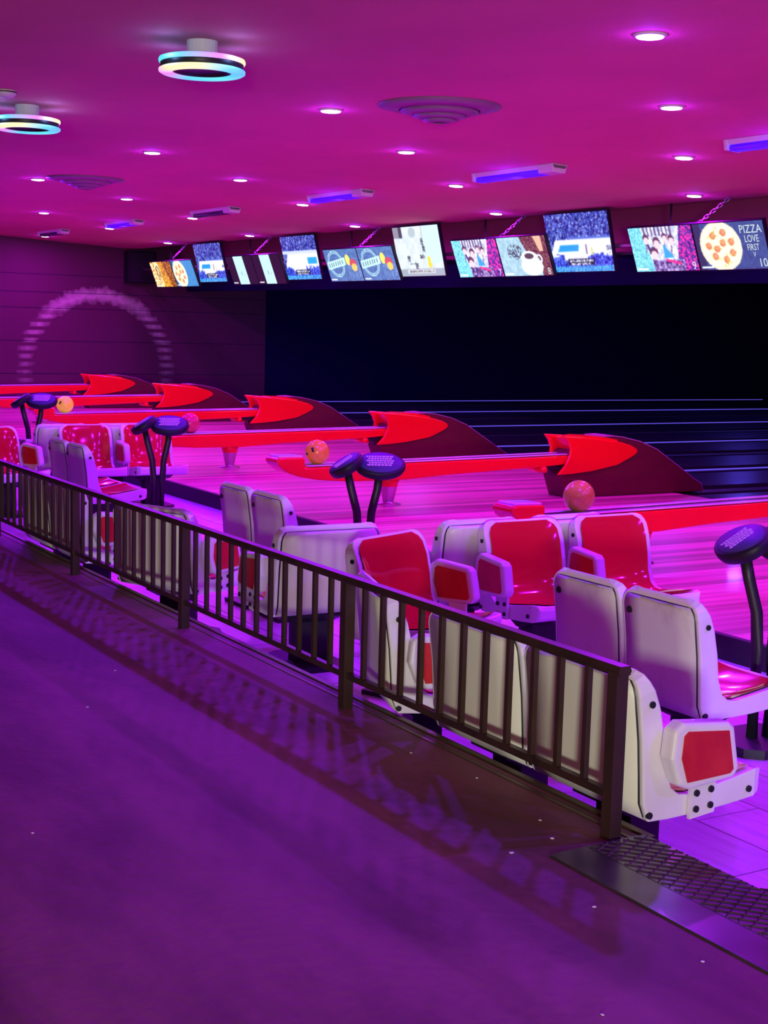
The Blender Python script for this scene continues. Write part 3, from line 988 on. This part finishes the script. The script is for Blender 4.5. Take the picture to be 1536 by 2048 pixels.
def pic_cartoon():
    img = base_img((200, 212, 218)) + (nz(95, 6)[..., None] - 0.5) * 16
    fill(img, (U > 0.62) & (V > 0.25), (190, 220, 230))
    fill(img, rect(0.0, 0.20, 0.78, 1.0), (130, 130, 140))
    fill(img, rect(0.12, 0.20, 0.78, 1.0), (60, 60, 70))
    fill(img, ell(0.42, 0.88, 0.08, 0.10), (165, 180, 185))
    fill(img, rect(0.62, 0.64, 0.78, 1.0), (150, 130, 125))
    for a, b, c, d in ((0.58, 0.64, 0.58, 0.76), (0.60, 0.66, 0.48, 0.60), (0.52, 0.62, 0.36, 0.42), (0.24, 0.30, 0.30, 0.40), (0.28, 0.44, 0.24, 0.265), (0.40, 0.46, 0.14, 0.28)):
        fill(img, rect(a, b, c, d) & (nz(96, 1) > 0.35), (45, 50, 60))
    fill(img, (U > 0.68) & (U < 0.80) & (np.abs(U - 0.70 - 0.1 * (0.36 - V)) < 0.035) & (V > 0.16) & (V < 0.38), (238, 200, 50))
    fill(img, V < 0.14, (150, 160, 175))
    fill(img, rect(0.20, 0.80, 0.05, 0.13), (205, 205, 205))
    fill(img, rect(0.22, 0.78, 0.07, 0.11) & (nz(97, 1) > 0.45), (70, 75, 85))
    return img

def screen_mat():
    m = bpy.data.materials.new('screen_picture')
    m.use_nodes = True
    nt = m.node_tree
    b = nt.nodes['Principled BSDF']
    b.inputs['Base Color'].default_value = (0.02, 0.02, 0.02, 1)
    b.inputs['Roughness'].default_value = 0.3
    a = nt.nodes.new('ShaderNodeAttribute')
    a.attribute_name = 'picture'
    nt.links.new(a.outputs['Color'], b.inputs['Emission Color'])
    b.inputs['Emission Strength'].default_value = 1.5
    return m
screen_m = screen_mat()
text_m = mat('screen_text', (0.02, 0.02, 0.02), 0.4, emit=(0.72, 0.86, 0.88), estr=0.95)

def blur(img, n=1):
    for _ in range(n):
        p = np.pad(img, ((1, 1), (1, 1), (0, 0)), mode='edge')
        img = 0.36 * img + 0.16 * (p[:-2, 1:-1] + p[2:, 1:-1] + p[1:-1, :-2] + p[1:-1, 2:])
    return img
def screen_mesh(w, h, img):
    """picture faces -x; u runs towards -y (left to right for the viewer)"""
    xs = w / 2 - np.arange(GW + 1) / GW * w
    zs = h / 2 - np.arange(GH + 1) / GH * h
    vs = [(0.0, float(y), float(z)) for z in zs for y in xs]
    fs = []
    n = GW + 1
    for r in range(GH):
        for c in range(GW):
            fs.append((r * n + c, (r + 1) * n + c, (r + 1) * n + c + 1, r * n + c + 1))
    me = bpy.data.meshes.new('screen')
    me.from_pydata(vs, [], fs)
    at = me.color_attributes.new('picture', 'FLOAT_COLOR', 'CORNER')
    L_ = srgb(blur(np.clip(img, 0, 255))).reshape(-1, 3)
    rgba = np.ones((len(fs), 4), np.float32)
    rgba[:, :3] = L_
    at.data.foreach_set('color', np.repeat(rgba, 4, axis=0).ravel())
    me.materials.append(screen_m)
    return me

def text_obj(body, size, parent, y, z, name='lettering', squash=1.0):
    cu = bpy.data.curves.new('lettering', 'FONT')
    cu.body = body
    cu.size = size
    cu.align_x = 'CENTER'
    cu.align_y = 'CENTER'
    cu.resolution_u = 3
    tmp = bpy.data.objects.new('lettering_tmp', cu)
    col.objects.link(tmp)
    dg = bpy.context.evaluated_depsgraph_get()
    me = bpy.data.meshes.new_from_object(tmp.evaluated_get(dg))
    bpy.data.objects.remove(tmp)
    me.materials.clear()
    me.materials.append(text_m)
    for v in me.vertices:
        x_, y_ = v.co.x, v.co.y
        v.co = (0.0, -x_ * squash, y_)
    o = obj(name, me, parent, loc=(-0.003, y, z))
    return o

def monitor(label, yl, xb, zb, w, h, tilt, img, texts=(), group='hanging monitors'):
    """yl: y of the left lower corner as the viewer sees it"""
    t = thing('hanging_monitor', label, 'monitor', (xb, yl - w / 2, zb), 0, group)
    t.rotation_euler = (0, -math.radians(tilt), 0)
    b = 0.012
    MB().box(0.004, 0.05, -w / 2 - b, w / 2 + b, -b, h + b).build('casing', black_gloss, t, bevel=0.004)
    s = obj('screen', screen_mesh(w, h, img), t, loc=(0.002, 0, h / 2))
    MB().box(0.05, 0.10, -0.12, 0.12, h * 0.3, h * 0.75).build('wall_mount', black, t)
    for body, size, u, v, sq in texts:
        text_obj(body, size, s, w / 2 - u * w, (v - 0.5) * h, squash=sq)
    return t

pics = [  # (left picture, right picture, labels, texts)
    (pic_party(11), pic_pizza((40, 70, 125), 21), ('monitor showing party guests beside the lettered pizza monitor', 'monitor of lane 10 showing a pizza and white lettering'),
     [('9', 0.12, 0.94, 0.10, 1)], [('10', 0.12, 0.91, 0.12, 1), ('PIZZA', 0.115, 0.82, 0.83, 0.95), ('LOVE', 0.10, 0.815, 0.63, 0.8), ('FIRST', 0.09, 0.815, 0.45, 0.75), ('V', 0.07, 0.815, 0.30, 0.8)]),
    (pic_party(31), pic_coffee(), ('monitor showing party guests beside the coffee cup monitor', 'monitor of lane 8 showing a white coffee cup and beans'),
     [('7', 0.12, 0.94, 0.10, 1)], [('8', 0.12, 0.94, 0.10, 1)]),
    (pic_badge(), pic_badge(), ('blue monitor with a pale round badge, hanging beside a basketball monitor', 'blue monitor with a pale round badge, hanging beside the cartoon monitor'), [], []),
    (pic_band(), pic_band(), ('dark monitor with one pale stripe, next to the farthest large basketball monitor', 'dark monitor with one pale stripe, on the badge monitors side of its twin'), [], []),
    (pic_fire(), pic_pizza((60, 130, 190), 41, 0.32), ('farthest small monitor showing an orange fiery picture', 'small far monitor showing a pale pizza on light blue'), [], []),
]
MX, MZ, MWD, MHT, TILT = 10.30, 2.375, 0.955, 0.475, 21
for k, (pl, pr_, labs, tl, tr_) in enumerate(pics):
    y0 = 11.995 + PAIR * k
    zb = MZ - 0.012 * k
    la, lb = labs
    monitor(la, y0, MX, zb, MWD, MHT, TILT, pl, tl)
    monitor(lb, y0 - MWD - 0.026, MX, zb, MWD, MHT, TILT, pr_, tr_)
big = [(pic_court(51), 'large monitor showing a blue basketball court crowd between lanes 8 and 9', 1.13, 0.665),
       (pic_cartoon(), 'large monitor showing a pale cartoon room', 1.13, 0.665),
       (pic_court(61, True), 'large monitor showing a basketball court beside the badge monitors', 1.13, 0.665),
       (pic_court(57), 'farthest large monitor showing a basketball court', 1.13, 0.665)]
for k, (im, lab, w_, h_) in enumerate(big):
    monitor(lab, 13.625 + PAIR * k, 10.40, 2.40, w_, h_, 14, im)

# pipe that carries the monitors, hanger rods and chains
pipe = thing('monitor_pipe', 'dark horizontal steel pipe carrying the hanging monitors', 'pipe', (10.50, 9.6, 2.68))
MB().tube([(0, 0, 0), (0, 17.2, 0)], 0.022, 10).build('pipe', chrome, pipe)
MB().tube([(0.0, 0, -0.09), (0.0, 17.2, -0.09)], 0.018, 10).build('pipe', black, pipe)
rod_me = MB().tube([(0, 0, 0.0), (0, 0, 0.40)], 0.012, 8).mesh('hanger_rod', black)
for k in range(5):
    obj('hanger_rod', rod_me, pipe, loc=(-0.08, 11.40 + PAIR * k - 9.6 + 0.25, 0.0))
def link_mesh():
    m = MB()
    pts = [(0.013 * math.cos(a), 0, 0.013 * math.sin(a) + (0.012 if math.sin(a) > 0 else -0.012)) for a in [2 * math.pi * i / 10 for i in range(11)]]
    m.tube(pts, 0.0045, 5)
    return m.mesh('chain_link', chain_m)
lk = link_mesh()
for k in range(5):
    a = Vector((10.20, 11.00 + PAIR * k, 2.83))
    b = Vector((10.34, 10.72 + PAIR * k, ceil_z(10.34) - 0.01))
    t = thing('chain', 'steel chain slanting from the ceiling to the ' + ('lettered pizza monitor', 'coffee cup monitor', 'twin badge monitors', 'dark striped monitors', 'fiery orange monitor')[k], 'chain', a, 0, 'monitor chains')
    n = 9
    dirv = (b - a)
    q = dirv.to_track_quat('Z', 'X')
    for i in range(n):
        for sft in (0,):
            o = obj('chain_link', lk, t, loc=dirv * ((i + 0.5) / n) + Vector((0, sft, 0)))
            o.rotation_euler = (q.to_matrix() @ Matrix.Rotation(math.pi / 2 * (i % 2), 3, 'Z')).to_euler()
            o.scale = (1.15, 1.15, 1.0 * dirv.length / n / 0.040)

# ================================================================== STEEL THRESHOLD AND RAMP
t = thing('threshold_plate', 'dark steel tread plate with raised diamond ribs past the railing end', 'floor plate', (2.405, 3.05, CON))
sl = MB().prism([(0.0, 0.0), (0.0, 0.008), (0.035, 0.010), (0.36, 0.010), (0.36, 0.0)], -6.0, 0.0, 'y')
MB().prism([(0.0, 0.0), (0.0, 0.006), (0.13, 0.008), (0.13, 0.0)], -6.0, 0.0, 'y').build('smooth_strip', plate_m, t)
MB().prism([(0.13, 0.0), (0.13, 0.009), (0.345, 0.009), (0.365, -0.02), (0.345, -0.02)], -6.0, 0.0, 'y').build('tread_plate', plate_m, t)
rib = MB().box(-0.0022, 0.0022, -0.017, 0.017, 0.0, 0.0035)
ribs = MB()
def add_ribs(x0, x1, y0, y1, z_at):
    def bar(xa, ya, xb, yb, h=0.0035, hw=0.0028):
        d = Vector((xb - xa, yb - ya))
        if d.length < 0.01:
            return
        d.normalize()
        nx, ny = -d.y * hw, d.x * hw
        za, zb_ = z_at(xa), z_at(xb)
        ribs.add([(xa + nx, ya + ny, za), (xa - nx, ya - ny, za), (xa, ya, za + h), (xb + nx, yb + ny, zb_), (xb - nx, yb - ny, zb_), (xb, yb, zb_ + h)],
                 [(0, 2, 5, 3), (2, 1, 4, 5), (0, 1, 2), (3, 5, 4)])
    w_ = x1 - x0
    for slope, step in ((0.55, 0.042), (-1.25, 0.050)):
        dy = w_ * slope
        c = y0 - abs(dy)
        while c < y1 + abs(dy):
            ta, tb = 0.0, 1.0
            for lim, sg in ((y0, 1), (y1, -1)):
                f0, f1 = sg * (c - lim), sg * (c + dy - lim)
                if f0 < 0 and f1 < 0:
                    ta, tb = 1.0, 0.0
                elif f0 < 0:
                    ta = max(ta, f0 / (f0 - f1))
                elif f1 < 0:
                    tb = min(tb, f0 / (f0 - f1))
            if tb - ta > 0.02:
                bar(x0 + w_ * ta, c + dy * ta, x0 + w_ * tb, c + dy * tb)
            c += step
add_ribs(0.135, 0.342, -2.2, -0.01, lambda x_: 0.009)
r_ = ribs.build('tread_ribs', plate_m, t)
r_['kind'] = 'stuff'
# ramp down to the seating floor
t = thing('steel_ramp', 'ribbed steel ramp sloping down from the concourse to the seats', 'ramp', (2.775, 2.66, 0.0))
MB().prism([(0.0, 0.0), (0.0, 0.262), (1.15, 0.012), (1.15, 0.0)], -3.0, 0.0, 'y').build('ramp_plate', plate_m, t)
ribs = MB()
add_ribs(0.02, 1.12, -0.8, -0.005, lambda x_: 0.262 - x_ * 0.25 / 1.15)
r_ = ribs.build('tread_ribs', plate_m, t)
r_['kind'] = 'stuff'

# small pale ceiling fixture of unidentified kind, shaped as a disc
t = thing('ceiling_fixture', 'small pale round fixture on the ceiling near the farther ring lamp', 'smoke detector', (2.90, 9.97, 3.25))
MB().lathe([(0.0, 0.0), (0.075, 0.0), (0.075, -0.022), (0.055, -0.045), (0.0, -0.05)], 24).build('housing', trim_white, t)
MB().lathe([(0.078, -0.010), (0.080, -0.014), (0.078, -0.018)], 24).build('vent_ring', black, t)

# scraps of paper dropped on the concourse
scrap_m = mat('paper_scrap', (0.8, 0.8, 0.8), 0.8)
for (sx_, sy_) in ((1.774, 5.08), (1.188, 3.864), (2.067, 5.577), (2.62, 3.72), (2.56, 3.30), (2.50, 3.16), (2.324, 3.12), (2.293, 2.714), (2.314, 2.344), (1.935, 2.249), (2.57, 4.05)):
    a_ = random.uniform(0, 3.1)
    q = random.uniform(0.004, 0.007)
    poly = [(q * math.cos(a_ + k * 1.25) * random.uniform(0.6, 1.6), q * math.sin(a_ + k * 1.25)) for k in range(5)]
    o = MB().prism(poly, 0.0, 0.0015, 'z').build('paper_scrap', scrap_m, loc=(sx_, sy_, CON + 0.001))
    tag(o, 'tiny white paper scrap on the dark concourse floor', 'litter', 'scraps on the concourse')

# small dark cabinet high on the far wall
t = thing('wall_speaker', 'dark boxy loudspeaker high on the far wall beside the monitors', 'speaker', (10.55, WALL_Y - 0.15, 2.42))
MB().box(-0.28, 0.28, -0.15, 0.145, 0, 0.62).build('cabinet', black_gloss, t, bevel=0.01)
MB().box(-0.25, 0.25, -0.158, -0.15, 0.03, 0.59).build('grille', black, t)
